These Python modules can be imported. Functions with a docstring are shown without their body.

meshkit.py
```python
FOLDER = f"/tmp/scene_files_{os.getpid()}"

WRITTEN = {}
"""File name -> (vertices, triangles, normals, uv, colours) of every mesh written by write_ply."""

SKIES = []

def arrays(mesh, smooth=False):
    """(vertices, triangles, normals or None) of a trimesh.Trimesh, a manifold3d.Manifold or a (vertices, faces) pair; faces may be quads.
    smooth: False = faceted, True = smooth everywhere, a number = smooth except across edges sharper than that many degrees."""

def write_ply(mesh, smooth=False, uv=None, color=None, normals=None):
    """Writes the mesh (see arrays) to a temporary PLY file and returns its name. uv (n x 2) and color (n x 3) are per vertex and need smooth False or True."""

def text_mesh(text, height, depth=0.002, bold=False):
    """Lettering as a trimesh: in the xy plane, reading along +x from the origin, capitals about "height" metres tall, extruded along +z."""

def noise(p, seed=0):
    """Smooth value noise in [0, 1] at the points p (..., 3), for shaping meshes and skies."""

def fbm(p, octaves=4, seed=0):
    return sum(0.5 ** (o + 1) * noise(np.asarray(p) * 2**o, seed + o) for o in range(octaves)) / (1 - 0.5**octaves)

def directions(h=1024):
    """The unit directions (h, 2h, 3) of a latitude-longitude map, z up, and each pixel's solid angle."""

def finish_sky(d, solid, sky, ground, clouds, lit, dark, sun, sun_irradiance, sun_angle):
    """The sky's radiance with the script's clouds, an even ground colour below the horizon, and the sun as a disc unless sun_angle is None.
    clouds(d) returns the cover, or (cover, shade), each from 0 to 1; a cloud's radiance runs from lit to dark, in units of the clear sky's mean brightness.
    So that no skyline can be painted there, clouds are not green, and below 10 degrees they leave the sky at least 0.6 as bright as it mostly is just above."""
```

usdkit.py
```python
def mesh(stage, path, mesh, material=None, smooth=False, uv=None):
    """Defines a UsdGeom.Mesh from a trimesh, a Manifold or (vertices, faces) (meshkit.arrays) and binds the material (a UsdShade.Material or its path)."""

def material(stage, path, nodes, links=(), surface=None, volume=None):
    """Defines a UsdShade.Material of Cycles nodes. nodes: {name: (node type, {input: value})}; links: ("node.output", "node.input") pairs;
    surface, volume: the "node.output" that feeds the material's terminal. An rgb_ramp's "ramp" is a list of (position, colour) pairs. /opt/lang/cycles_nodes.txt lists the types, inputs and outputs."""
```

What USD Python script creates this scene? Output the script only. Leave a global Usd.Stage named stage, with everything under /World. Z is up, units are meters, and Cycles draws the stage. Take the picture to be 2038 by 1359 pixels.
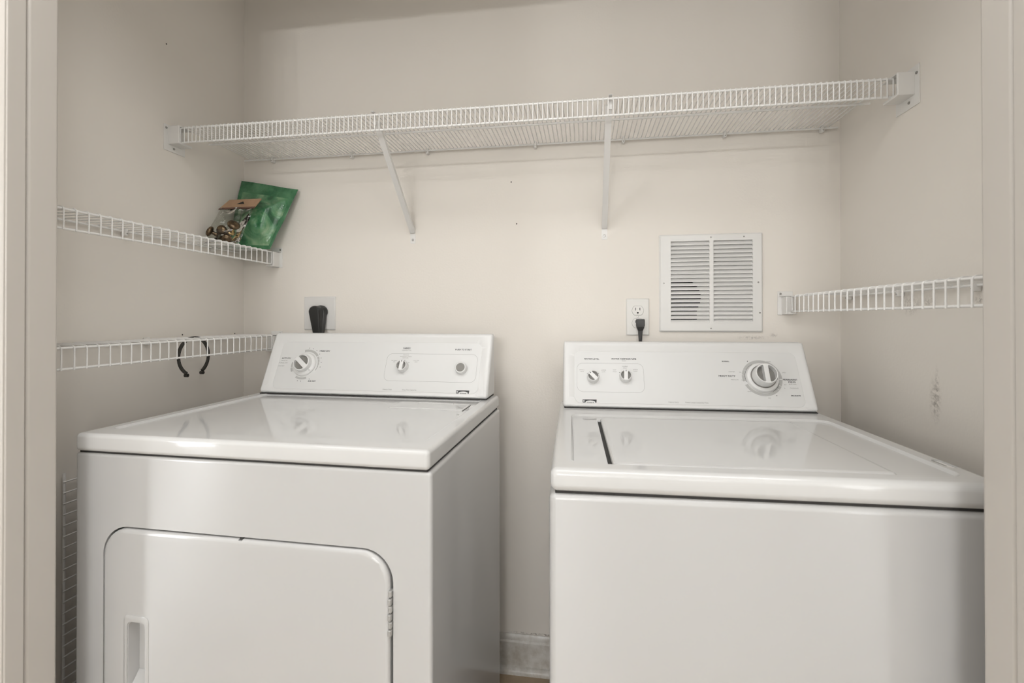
import math, random, numpy as np, trimesh, usdkit, meshkit
import manifold3d as m3
from shapely.geometry import Polygon, Point, box as sbox
from shapely import affinity
from pxr import Usd, UsdGeom, UsdLux, UsdShade, Gf, Sdf

random.seed(3); rng = np.random.default_rng(3)
stage = Usd.Stage.CreateInMemory()
UsdGeom.SetStageUpAxis(stage, 'Z'); UsdGeom.SetStageMetersPerUnit(stage, 1.0)
UsdGeom.Xform.Define(stage, '/World'); UsdGeom.Scope.Define(stage, '/World/Looks')
PI = math.pi

# ---------------------------------------------------------------- camera, lights, exposure
W, H = 2038, 1359
FPX, YAW, PITCH, ROLL = 948.5, .1516, .0053, -.001
EYE = np.array([1.1934, -1.524, 1.1314])
EXPOSURE = -0.94
fw = np.array([-math.sin(YAW)*math.cos(PITCH), math.cos(YAW)*math.cos(PITCH), math.sin(PITCH)])
r0 = np.array([math.cos(YAW), math.sin(YAW), 0]); u0 = np.cross(r0, fw)
rt = math.cos(ROLL)*r0 + math.sin(ROLL)*u0; up = -math.sin(ROLL)*r0 + math.cos(ROLL)*u0
cam = UsdGeom.Camera.Define(stage, '/World/camera')
cam.CreateHorizontalApertureAttr(36.0); cam.CreateVerticalApertureAttr(36.0*H/W)
cam.CreateFocalLengthAttr(36.0*FPX/W)
cam.CreateVerticalApertureOffsetAttr(-52.3/W*36.0)
cam.CreateClippingRangeAttr(Gf.Vec2f(.02, 100))
cam.CreateFStopAttr(5.0); cam.CreateFocusDistanceAttr(1.35)
cam.CreateExposureAttr(EXPOSURE)
M = Gf.Matrix4d(1)
for i, a in enumerate((rt, up, -fw, EYE)):
    M.SetRow(i, Gf.Vec4d(*a, 1 if i == 3 else 0))
cam.AddTransformOp().Set(M)

def sphere_light(name, loc, r, inten, col):
    l = UsdLux.SphereLight.Define(stage, '/World/' + name)
    l.CreateRadiusAttr(r); l.CreateIntensityAttr(inten); l.CreateColorAttr(Gf.Vec3f(*col)); l.CreateNormalizeAttr(True)
    UsdGeom.Xformable(l).AddTranslateOp().Set(Gf.Vec3d(*loc))
def rect_light(name, loc, w, h, rot, inten, col):
    l = UsdLux.RectLight.Define(stage, '/World/' + name)
    l.CreateWidthAttr(w); l.CreateHeightAttr(h); l.CreateIntensityAttr(inten); l.CreateColorAttr(Gf.Vec3f(*col))
    x = UsdGeom.Xformable(l); x.AddTranslateOp().Set(Gf.Vec3d(*loc)); x.AddRotateXYZOp().Set(Gf.Vec3f(*rot))
WARM, DAY = (.985, .99, 1), (.96, .98, 1)
for i_ in range(4):                                                     # bulbs of the long lamp over the table across the room
    sphere_light(f'lamp_light_{i_:03d}', (.35 + .3*i_, -5.8, 1.72), .05, 25.0, WARM)
rect_light('overhead_fill', (.98, -1.42, 2.42), 2.6, .7, (0, 0, 0), 7.8, WARM)    # added overhead fill just before the closet, no real fixture
rect_light('window_light', (-2.55, -3.80, 1.06), 2.1, .42, (0, -90, 0), 25.0, DAY)   # tall window on the room's left, faces +x

rect_light('window_light_002', (3.35, -3.79, 1.1), 2.0, .5, (0, 90, 0), 7.0, DAY)    # window on the room's right, faces -x
rect_light('window_light_001', (2.84, -6.22, 1.1), .56, 2.0, (90, 0, 0), 3.0, DAY)   # glazed door in the rear wall, faces +y
# ---------------------------------------------------------------- helpers
used = {}
def numbered(parent, name):
    k = (parent, name); n = used.get(k, 0); used[k] = n + 1
    return name if n == 0 else f'{name}_{n:03d}'
def ppath(p): return '/World' if p is None else (p if isinstance(p, str) else str(p.GetPath()))
def tag(p, label=None, cat=None, group=None, kind=None):
    for k, v in (('label', label), ('category', cat), ('group', group), ('kind', kind)):
        if v: p.SetCustomDataByKey(k, v)
    return p
def thing(name, label, cat, loc=(0, 0, 0), rotz=0, group=None):
    x = UsdGeom.Xform.Define(stage, '/World/' + numbered('/World', name))
    x.AddTranslateOp().Set(Gf.Vec3d(*loc)); x.AddRotateZOp().Set(math.degrees(rotz))
    return tag(x.GetPrim(), label, cat, group)
def obj(name, mesh, mat, parent=None, label=None, smooth=30, kind=None):
    pp = ppath(parent)
    p = usdkit.mesh(stage, pp + '/' + numbered(pp, name), mesh, LOOK[mat], smooth=smooth).GetPrim()
    if parent is None and kind is None: kind = 'structure'
    return tag(p, label, None, None, kind)

def man(v): return v if isinstance(v, m3.Manifold) else m3.Manifold(m3.Mesh(np.asarray(v.vertices, np.float32), np.asarray(v.faces, np.uint32)))
def tm(m):
    if isinstance(m, m3.Manifold):
        q = m.to_mesh(); return trimesh.Trimesh(q.vert_properties[:, :3], q.tri_verts, process=False)
    return m
def cat(*ms): return trimesh.util.concatenate([tm(m) for m in ms])
def hull(pts): return m3.Manifold.hull_points(np.asarray(pts, float))
def box(x0, x1, y0, y1, z0, z1): return hull([(x, y, z) for x in (x0, x1) for y in (y0, y1) for z in (z0, z1)])
def sph(r, seg=12):
    out = []
    for i in range(seg//2 + 1):
        t = PI*i/(seg//2)
        for j in range(seg): out.append((r*math.sin(t)*math.cos(2*PI*j/seg), r*math.sin(t)*math.sin(2*PI*j/seg), r*math.cos(t)))
    return np.array(out)
def rbox(x0, x1, y0, y1, z0, z1, r, seg=16):
    s = sph(r, seg)
    return hull(np.vstack([s + (x, y, z) for x in (x0+r, x1-r) for y in (y0+r, y1-r) for z in (z0+r, z1-r)]))
def rod(a, b, r, n=8):
    return trimesh.creation.cylinder(r, segment=[np.array(a, float), np.array(b, float)], sections=n)
def tube(pts, r, n=6, closed=False):
    p = np.asarray(pts, float)
    t = np.gradient(p, axis=0); t /= np.linalg.norm(t, axis=1, keepdims=True) + 1e-12
    ref = np.array([0, 0, 1.]) if abs(t[:, 2]).mean() < .8 else np.array([1., 0, 0])
    if (np.abs(t @ ref) > .98).any(): ref = np.array([.6, .64, .48])
    a = np.cross(t, ref); a /= np.linalg.norm(a, axis=1, keepdims=True)
    b = np.cross(t, a); th = np.arange(n)*2*PI/n
    rr = np.broadcast_to(r, (len(p),))[:, None, None]
    v = (p[:, None] + rr*(np.cos(th)[None, :, None]*a[:, None] + np.sin(th)[None, :, None]*b[:, None])).reshape(-1, 3)
    f = []
    for i in range(len(p)-1):
        for j in range(n):
            k = (j+1) % n
            f += [(i*n+j, (i+1)*n+k, i*n+k), (i*n+j, (i+1)*n+j, (i+1)*n+k)]
    c = len(v); v = np.vstack([v, p[0], p[-1]]); e = (len(p)-1)*n
    for j in range(n):
        k = (j+1) % n; f += [(c, j, k), (c+1, e+k, e+j)]
    m = trimesh.Trimesh(v, f, process=False); m.fix_normals(); return m
def lathe(prof, n=40):      # (r, h) pairs about +z
    return trimesh.creation.revolve(np.array(prof, float), sections=n)
def rrect(x0, x1, y0, y1, r):
    return sbox(x0+r, y0+r, x1-r, y1-r).buffer(r, quad_segs=8)
def ext(poly, h):
    polys = getattr(poly, 'geoms', [poly])
    return trimesh.util.concatenate([trimesh.creation.extrude_polygon(g, h, engine='earcut') for g in polys if g.area > 1e-9])
def layers(ls):             # convex solid through (polygon, height) layers
    return hull(np.vstack([[(x, y, h) for x, y in p.exterior.coords] for p, h in ls]))
def frame(o, ex, ey):       # 4x4 of a local frame: x, y, normal
    ex, ey = np.array(ex, float), np.array(ey, float); ex /= np.linalg.norm(ex); ey /= np.linalg.norm(ey)
    T = np.eye(4); T[:3, 0], T[:3, 1], T[:3, 2], T[:3, 3] = ex, ey, np.cross(ex, ey), o; return T
def at(m, T):
    if isinstance(m, m3.Manifold): return m.transform(np.asarray(T)[:3, :])
    m = m.copy(); m.apply_transform(T); return m
FRONT = frame((0, 0, 0), (1, 0, 0), (0, 0, 1))      # polygons in (x, z), height towards -y
def shift(m, d): return m.translate(d) if isinstance(m, m3.Manifold) else m.copy().apply_translation(d)

# ---------------------------------------------------------------- materials
LOOK = {}
def plain(name, col, rough=.5, metal=0, bump=None, var=None, spec=.5, grain=0, **kw):
    n = {'p': ('principled_bsdf', {'base_color': col, 'roughness': rough, 'metallic': metal, 'specular_ior_level': spec, **kw})}; l = []
    n['tc'] = ('geometry', {})
    if var:
        n['nv'] = ('noise_texture', {'scale': var[0], 'detail': 4.0, 'roughness': .6}); n['mx'] = ('mix', {'color1': col, 'color2': var[1]})
        n['rv'] = ('map_range', {'from_min': .35, 'from_max': .7, 'clamp': True})
        l += [('tc.position', 'nv.vector'), ('nv.fac', 'rv.value'), ('rv.result', 'mx.fac'), ('mx.color', 'p.base_color')]
    if bump:
        n['nb'] = ('noise_texture', {'scale': bump[0], 'detail': 2.0}); n['b'] = ('bump', {'strength': bump[1], 'distance': bump[2]})
        l += [('tc.position', 'nb.vector'), ('nb.fac', 'b.height'), ('b.normal', 'p.normal')]
    if grain:       # rolled, coated sheet: highlights smear along one direction
        n['tg'] = ('tangent', {'direction_type': 'radial', 'axis': 'z'}); l.append(('tg.tangent', 'p.tangent')); n['p'][1]['anisotropic'] = grain; n['p'][1]['anisotropic_rotation'] = .25
    LOOK[name] = usdkit.material(stage, '/World/Looks/' + name, n, l, surface='p.BSDF')
def wall_material(name, col, stains):
    """Flat paint; stains: (centre, stretch, radius, colour, amount), scuffs and dirt that stay on the wall."""
    n = {'p': ('principled_bsdf', {'roughness': .62, 'specular_ior_level': .3}), 'g': ('geometry', {}),
         'nv': ('noise_texture', {'scale': 2.2, 'detail': 3.0}), 'c0': ('mix', {'color1': col, 'color2': tuple(c*.965 for c in col)}),
         'nb': ('noise_texture', {'scale': 160.0, 'detail': 2.0}), 'b': ('bump', {'strength': .12, 'distance': .002}),
         'ns': ('noise_texture', {'scale': 120.0, 'detail': 3.0, 'roughness': .7})}
    l = [('g.position', 'nv.vector'), ('nv.fac', 'c0.fac'), ('g.position', 'nb.vector'), ('nb.fac', 'b.height'), ('b.normal', 'p.normal'), ('g.position', 'ns.vector')]
    last = 'c0.color'
    for i, (c, s, r, sc, amt) in enumerate(stains):
        n[f'm{i}'] = ('vector_math', {'math_type': 'subtract', 'vector2': c}); n[f's{i}'] = ('vector_math', {'math_type': 'multiply', 'vector2': s})
        n[f'd{i}'] = ('vector_math', {'math_type': 'length'}); n[f'r{i}'] = ('map_range', {'range_type': 'smoothstep', 'from_min': r, 'from_max': 0.0, 'to_min': 0.0, 'to_max': amt, 'clamp': True})
        n[f't{i}'] = ('map_range', {'from_min': .42, 'from_max': .62, 'clamp': True}); n[f'x{i}'] = ('math', {'math_type': 'multiply'})
        n[f'o{i}'] = ('mix', {'color2': sc})
        l += [('g.position', f'm{i}.vector1'), (f'm{i}.vector', f's{i}.vector1'), (f's{i}.vector', f'd{i}.vector1'), (f'd{i}.value', f'r{i}.value'),
              ('ns.fac', f't{i}.value'), (f'r{i}.result', f'x{i}.value1'), (f't{i}.result', f'x{i}.value2'), (f'x{i}.value', f'o{i}.fac'), (last, f'o{i}.color1')]
        last = f'o{i}.color'
    l.append((last, 'p.base_color'))
    LOOK[name] = usdkit.material(stage, '/World/Looks/' + name, n, l, surface='p.BSDF')

PAINT = (.82, .775, .712)
DIRT = (.16, .13, .10)
wall_material('paint', PAINT, [])
wall_material('paint_back', PAINT, [((1.69, 0, 1.071), (1, 1, 7), .06, (.28, .25, .22), .55), ((1.75, 0, 1.079), (2, 1, 3), .03, (.25, .22, .2), .6),
                                    ((1.06, 0, .1195), (.3, 1, 12), .05, DIRT, 1.0)])
wall_material('paint_right', PAINT, [((1.9335, -.38, .955), (1, 2.2, .8), .05, DIRT, .6), ((1.9335, -.385, .985), (1, 7, 1), .06, DIRT, .45), ((1.9335, -.30, 1.16), (1, 1, 1.6), .05, DIRT, .45),
                                     ((1.9335, -.36, 1.165), (1, 1, 2), .04, DIRT, .4), ((1.9335, -.5, 1.165), (1, 1.5, 2), .03, DIRT, .7), ((1.9335, -.66, 1.16), (1, 1, 2), .04, DIRT, .4)])
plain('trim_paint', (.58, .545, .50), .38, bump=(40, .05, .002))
plain('baseboard_paint', (.72, .70, .66), .35, var=(30, (.5, .46, .4)), bump=(60, .1, .002))
wall_material('paint_room', (.78, .77, .75), [])
wall_material('ceiling_paint', (.78, .76, .72), [])
plain('room_floor', (.36, .33, .29), .4, var=(6, (.42, .385, .34)))
plain('grout', (.30, .25, .19), .8)
plain('tile', (.42, .31, .21), .3, var=(14, (.33, .24, .16)))
plain('tile_pale', (.46, .35, .24), .3, var=(12, (.36, .27, .18)))
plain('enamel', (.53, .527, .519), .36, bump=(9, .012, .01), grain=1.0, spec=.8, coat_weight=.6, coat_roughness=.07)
plain('enamel_lit_top', (.64, .637, .626), .06, bump=(9, .004, .01))  # same enamel as the cabinets, lightened to paint in the light on the tops
plain('console_plastic', (.71, .705, .69), .3, bump=(12, .015, .01))
plain('panel_plastic', (.69, .688, .674), .34)
plain('knob_plastic', (.74, .735, .72), .3)
plain('grey_insert', (.215, .207, .19), .45)
plain('dark_gap', (.03, .028, .026), .8)
plain('ink', (.05, .05, .05), .6)
plain('ink_grey', (.33, .325, .31), .6)
plain('ink_pale', (.44, .435, .42), .6)
plain('ink_white', (.75, .75, .74), .6)
plain('wire_coat', (.86, .85, .825), .35)
plain('bracket_plastic', (.78, .765, .735), .38)
plain('strut_metal', (.78, .765, .74), .32)
plain('screw_metal', (.38, .37, .35), .35, metal=.8)
plain('plate_plastic', (.74, .725, .69), .32)
plain('plate_grey', (.72, .705, .68), .32)
plain('slot_black', (.012, .012, .012), .6)
plain('rubber', (.016, .016, .015), .38)
plain('clamp_steel', (.06, .057, .052), .32, metal=.6)
plain('clamp_bright', (.45, .44, .42), .3, metal=.9)
plain('grille_enamel', (.78, .77, .745), .35)
plain('filter_grey', (.66, .655, .64), .8, var=(40, (.58, .57, .55)))
plain('hinge_steel', (.42, .415, .40), .4, metal=.3)
plain('card', (.42, .27, .165), .55, var=(50, (.37, .235, .14)))
plain('card_edge', (.16, .085, .06), .6)
plain('bronze', (.23, .165, .10), .28, metal=.9, var=(70, (.07, .05, .035)))
plain('brass', (.55, .38, .16), .22, metal=1.0)
plain('dust', (.1, .09, .08), .8)
# green pouch: film over lumps, lighter where the filling presses on the film
n = {'g': ('geometry', {}), 'a': ('noise_texture', {'scale': 13.0, 'detail': 2.0, 'roughness': .5, 'distortion': 2.0}),
     'r': ('rgb_ramp', {'ramp': [(.28, (.02, .105, .045)), (.42, (.045, .19, .08)), (.56, (.12, .30, .145)), (.72, (.27, .42, .25))]}),
     'nb': ('noise_texture', {'scale': 45.0, 'detail': 2.0, 'distortion': .8}), 'b': ('bump', {'strength': .6, 'distance': .007}),
     'p': ('principled_bsdf', {'roughness': .2, 'coat_weight': .6, 'coat_roughness': .08})}
LOOK['green_film'] = usdkit.material(stage, '/World/Looks/green_film', n, [('g.position', 'a.vector'), ('a.fac', 'r.fac'), ('r.color', 'p.base_color'), ('g.position', 'nb.vector'), ('nb.fac', 'b.height'), ('b.normal', 'p.normal')], surface='p.BSDF')
plain('green_seal', (.022, .125, .052), .22, bump=(42, .5, .006), var=(24, (.09, .25, .12)), coat_weight=.5)
n = {'t': ('transparent_bsdf', {'color': (.94, .94, .92)}), 'gl': ('glossy_bsdf', {'color': (.95, .95, .95), 'roughness': .08}), 'f': ('fresnel', {'IOR': 1.55}),
     'g': ('geometry', {}), 'nb': ('noise_texture', {'scale': 60.0, 'detail': 2.0, 'distortion': 1.0}), 'b': ('bump', {'strength': .22, 'distance': .004}), 'm': ('mix_closure', {})}
LOOK['clear_film'] = usdkit.material(stage, '/World/Looks/clear_film', n, [('g.position', 'nb.vector'), ('nb.fac', 'b.height'), ('b.normal', 'gl.normal'), ('f.fac', 'm.fac'), ('t.BSDF', 'm.closure1'), ('gl.BSDF', 'm.closure2')], surface='m.closure')

# ---------------------------------------------------------------- the setting
XR, YF, ZC = 1.9335, -.775, 2.44       # closet: right wall, inner face of its front wall, ceiling
JL, JR, HEAD = .226, 1.734, 2.084       # the opening
RX0, RX1, RY = -2.6, 3.4, -6.3          # the room the camera stands in
obj('wall_back', box(-.1, XR+.1, 0, .1, -.02, ZC+.1), 'paint_back')
obj('wall_left', box(-.1, 0, YF-.07, 0, -.02, ZC+.1), 'paint')
obj('wall_right', box(XR, XR+.1, YF-.07, 0, -.02, ZC+.1), 'paint_right')
obj('ceiling', box(RX0-.1, RX1+.1, RY-.1, .1, ZC, ZC+.1), 'ceiling_paint')
floor = obj('floor', box(RX0-.1, RX1+.1, RY-.1, .1, -.06, -.006), 'grout')
opening = box(JL-.015, JR+.015, -1.2, -.5, -.1, HEAD)
obj('wall_front', box(RX0, RX1, YF-.0775, YF, -.02, ZC+.05) - opening - box(-.1, XR+.1, YF+.0001, 0, -1, 3), 'paint')
obj('wall_room_left', box(RX0-.1, RX0, RY-.1, YF, -.02, ZC+.1), 'paint_room')
obj('wall_room_right', box(RX1, RX1+.1, RY-.1, YF, -.02, ZC+.1), 'paint_room')
obj('wall_room_rear', box(RX0-.1, RX1+.1, RY-.1, RY, -.02, ZC+.1), 'paint_room')
# opening lining: jamb board with a rounded back edge, a groove, then a stop strip and the casing
def jamb(x, s):             # s = +1: the lining faces +x
    def bx(a, b, y0, y1, r): 
        q = sorted((x + s*a, x + s*b)); return rbox(q[0], q[1], y0, y1, 0, HEAD, r, 12)
    t = numbered('/World', 'trim')
    p = UsdGeom.Xform.Define(stage, f'/World/trim_{1 if s > 0 else 2}').GetPrim(); tag(p, kind='structure')
    obj('jamb_board', bx(-.02, 0, -.8265, YF, .006), 'trim_paint', p)
    obj('groove', bx(-.02, -.004, -.8305, -.8255, .001), 'trim_paint', p)
    obj('stop_strip', bx(-.02, .0012, -.8578, -.829, .002), 'trim_paint', p)
    obj('casing', bx(-.075, -.0008, -.8606, -.8450, .0015), 'trim_paint', p)
jamb(JL, 1); jamb(JR, -1)
bb = UsdGeom.Xform.Define(stage, '/World/baseboard_back').GetPrim(); tag(bb, kind='structure')
prof = Polygon([(0, 0), (0, .1165), (-.004, .1165), (-.008, .108), (-.0085, .099), (-.0125, .094), (-.0125, 0)])
T = frame((0, 0, 0), (0, 1, 0), (0, 0, 1))
obj('board', at(ext(prof, XR), T), 'baseboard_paint', bb)
shoe = Polygon([(-.0125, 0), (-.0125, .019)] + [(-.0125-.014*math.sin(a), .019*math.cos(a)) for a in np.linspace(.2, PI/2, 6)])
obj('shoe_moulding', at(ext(shoe, XR), T), 'baseboard_paint', bb)
for s, x in ((1, 0), (-1, XR)):
    b = box(min(x, x+s*.0125), max(x, x+s*.0125), YF, -.0125, 0, .1165)
    obj('baseboard_left' if s > 0 else 'baseboard_right', b, 'baseboard_paint')
# floor tiles in and just before the closet; boards of the room beyond
ts = .305
for i in range(7):
    for j in range(5):
        x0, x1 = max(.004, -.11 + i*ts), min(XR-.004, -.11 + (i+1)*ts) - .005; y1, y0 = -.003 - j*ts, -.003 - (j+1)*ts + .005
        if x1 - x0 > .02:
            obj('tile', shift(layers([(sbox(x0, y0, x1, y1), -.006), (sbox(x0, y0, x1, y1), -.002), (sbox(x0, y0, x1, y1).buffer(-.0025), 0)]), (0, 0, 0)), 'tile' if rng.random() < .5 else 'tile_pale', floor)
obj('floor_room', box(RX0, RX1, RY, -1.53, -.006, .0), 'room_floor')
# tiny nail holes in the paint
def nail_hole(p, nrm, r=.0022):
    T = trimesh.geometry.align_vectors([0, 0, 1], nrm); T[:3, 3] = p
    obj('nail_hole', at(trimesh.creation.cylinder(r, .0006, sections=8), T), 'dust', '/World/wall_back' if nrm[1] else ('/World/wall_left' if nrm[0] > 0 else '/World/wall_right'))

# ---------------------------------------------------------------- appliances
def panel_frame(v0, z0, v1, z1):
    return frame((0, v0, z0), (1, 0, 0), (0, v1-v0, z1-z0)), math.hypot(v1-v0, z1-z0)
def console(parent, u0, u1, v0, z0, v1, z1, vb, pan):
    """Control console with a sunk, bevel-edged face; pan: the face's rectangle in the slanted frame. Returns the frame of that face."""
    F, L = panel_frame(v0, z0, v1, z1); r = .009; s = sph(r, 16)
    prof = np.array([(v0, z0), (v1, z1), (vb, z1), (vb, z0)])
    c = prof.mean(0); P = m3.CrossSection([prof[::-1]]) 
    poly = Polygon(prof).buffer(-r, join_style=2)
    pts = [s + (u, a, b) for u in (u0+r, u1-r) for a, b in poly.exterior.coords]
    body = hull(np.vstack(pts))
    a0, a1, b0, b1 = pan; face = rrect(a0, a1, b0, b1, .018); D = .0042
    cut = layers([(face, -D), (face.buffer(.014), .0)])
    cut = cut + layers([(face.buffer(.014), 0), (face.buffer(.014), .02)])
    obj('console', body - at(cut, F), 'console_plastic', parent)
    seat = F.copy(); seat[:3, 3] += F[:3, 2]*(-D)
    pn = obj('control_panel', at(layers([(face.buffer(-.0008), -.001), (face.buffer(-.0008), .0006), (face.buffer(-.0016), .0010)]), seat), 'panel_plastic', parent)
    top = seat.copy(); top[:3, 3] += seat[:3, 2]*.00102
    # moulded seams where the end caps meet the centre of the console
    return pn, top
def put(F, x, y, h=0):
    G = F.copy(); G[:3, 3] = F[:3, 3] + F[:3, 0]*x + F[:3, 1]*y + F[:3, 2]*h; return G
def rotz(a): return trimesh.transformations.rotation_matrix(a, [0, 0, 1])
def lens_cuts(r, bar, ang):
    disc = Point(0, 0).buffer(r, quad_segs=10)
    L = disc.intersection(sbox(-r, -r, -bar/2, r)); R = disc.intersection(sbox(bar/2, -r, r, r))
    rr = r*.10
    return [affinity.rotate(p.buffer(-rr).buffer(rr, quad_segs=4), math.degrees(ang), origin=(0, 0)) for p in (L, R)]
def knob(parent, F, x, y, skirt, collar, r, h, bar, ang, mark=True, pk=.4):
    """A dial: printed face, dished skirt, cap with a grip bar across it between two grey pockets."""
    t = put(F, x, y)
    ps = [at(lathe([(0, 0)] + skirt + [(0, skirt[-1][1])]), t)] if skirt else []
    base = skirt[-1][1] if skirt else 0
    cap = man(lathe([(0, base-.001), (r+.001, base-.001), (r+.0006, base+h*.5), (r-.0006, base+h*.92), (r-.002, base+h), (0, base+h)]))
    cuts = lens_cuts(r*.86, bar, ang)
    for c in cuts: cap = cap - man(shift(ext(c, h), (0, 0, base+h*pk)))
    k = obj('knob', cat(*ps, at(cap, t)), 'knob_plastic', parent)
    for c in cuts: obj('grey_inset', at(shift(ext(c.buffer(-.0001), .0008), (0, 0, base+h*pk)), t), 'grey_insert', k, label='grey sunken side of the grip')
    if collar: obj('collar', at(lathe([(collar[0], base-.0005), (collar[1], base-.0005), (collar[1], base+.0016), (collar[0], base+.0016), (collar[0], base-.0005)]), t), 'grey_insert', k, label='grey ring round the cap')
    if mark:
        m = shift(ext(sbox(-.0008, r*.62, .0008, r*.9), .0006), (0, 0, base+h-.0002))
        obj('pointer_mark', at(at(m, rotz(ang)), t), 'ink', k)
    return k
def sector(r0, r1, a0, a1, n=24):
    a = np.radians(np.linspace(a0, a1, n))
    return Polygon([(r1*math.cos(t), r1*math.sin(t)) for t in a] + [(r0*math.cos(t), r0*math.sin(t)) for t in a[::-1]])
def text(F, x, y, s, h, bold=False, anchor='c'):
    m = meshkit.text_mesh(s, h, .0002, bold); b = m.bounds
    dx = {'c': -(b[0][0]+b[1][0])/2, 'l': -b[0][0], 'r': -b[1][0]}[anchor]
    return at(shift(m, (x+dx, y-h/2, 0)), F)
def flat(F, poly, h=.0002): return at(ext(poly, h), F)
def outline(p, w): return p.buffer(w/2).difference(p.buffer(-w/2))
def logo(pn, F, x0, x1, y0, y1):
    w, h = x1-x0, y1-y0
    band = Polygon([(x0, y0), (x0+w*.2, y0), (x0+w*.24, y0+h*.45)] + [(x0+w*(.24+.66*t), y0+h*(.42+.26*math.sin(PI*t))) for t in np.linspace(0.05, 1, 10)] + [(x0+w*.93, y0), (x1, y0), (x1+w*.03, y1), (x0, y1)])
    obj('logo', cat(flat(F, band), text(F, x0+w*.57, y0+h*.1, 'enmore', h*.42)), 'ink', pn)
    obj('logo_letter', text(put(F, 0, 0, .0002), x0+w*.11, (y0+y1)/2, 'K', h*.62, True), 'ink_white', pn)

# ---- dryer (left)
dryer = thing('dryer', 'white front-loading clothes dryer, left of the two machines', 'clothes dryer', (.191, -.7135, 0), -.0245)
DW, DD = .737, .588
body = rbox(-.0045, DW+.0045, 0, DD, .012, .8645, .007)
door_poly = rrect(.0672, .6655, .255, .7215, .054); door_hole = rrect(.0640, .6708, .251, .7246, .057)
Tcut = FRONT.copy(); Tcut[1, 3] = .022       # front frame whose height runs towards -y, starting 22 mm inside
body = body - at(man(ext(door_hole, .03)), Tcut)
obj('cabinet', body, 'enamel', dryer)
# side panel's pressed stiffening rib and foot rails
for u in (.04, .66):
    for v in (.05, .53): obj('foot', shift(lathe([(0, 0), (.018, 0), (.02, .006), (.012, .012), (.008, .016), (0, .016)], 16), (u, v, 0)), 'rubber', dryer)
Td = FRONT.copy(); Td[1, 3] = .021
p = door_poly; door_m = layers([(p.buffer(-.003), 0), (p, .003), (p, .0185), (p.buffer(-.0008), .0215), (p.buffer(-.003), .0238), (p.buffer(-.0075), .0252)])
pocket = layers([(rrect(.131, .163, .425, .541, .008), .005), (rrect(.1275, .1665, .41, .5445, .010), .0265)])
hole_mark = box(.3667, .3745, -.01, .03, .7185, .7235)
dm = at(door_m, Td) - at(pocket, Td) - hole_mark
door = obj('door', dm, 'enamel', dryer)
surround = rrect(.1176, .1739, .385, .5568, .010)
ring = layers([(surround, .0245), (surround, .0260), (surround.buffer(-.004), .0272)]) - layers([(rrect(.1265, .1675, .405, .5455, .010), .02), (rrect(.1265, .1675, .405, .5455, .010), .03)])
obj('handle_surround', at(ring, Td), 'enamel', door)
dip = hull([(x, y, z) for x, y, z in ((.131, .0155, .440), (.163, .0155, .440), (.131, .011, .430), (.163, .011, .430), (.131, -.001, .418), (.163, -.001, .418), (.131, .0155, .405), (.163, .0155, .405), (.131, -.001, .405), (.163, -.001, .405))])
obj('handle_ramp', dip, 'enamel', door)
obj('catch', box(.367, .3742, .001, .012, .719, .7232), 'dark_gap', door)
hz = np.linspace(.5758, .657, 7)
for i in range(6):
    off = 0 if i % 2 == 0 else .0014
    obj('hinge_knuckle', rbox(.6625+off*.3, .6695+off*.3, -.0072+off, .008, hz[i]+.0006, hz[i+1]-.0006, .0026, 10), 'hinge_steel', dryer)
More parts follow.
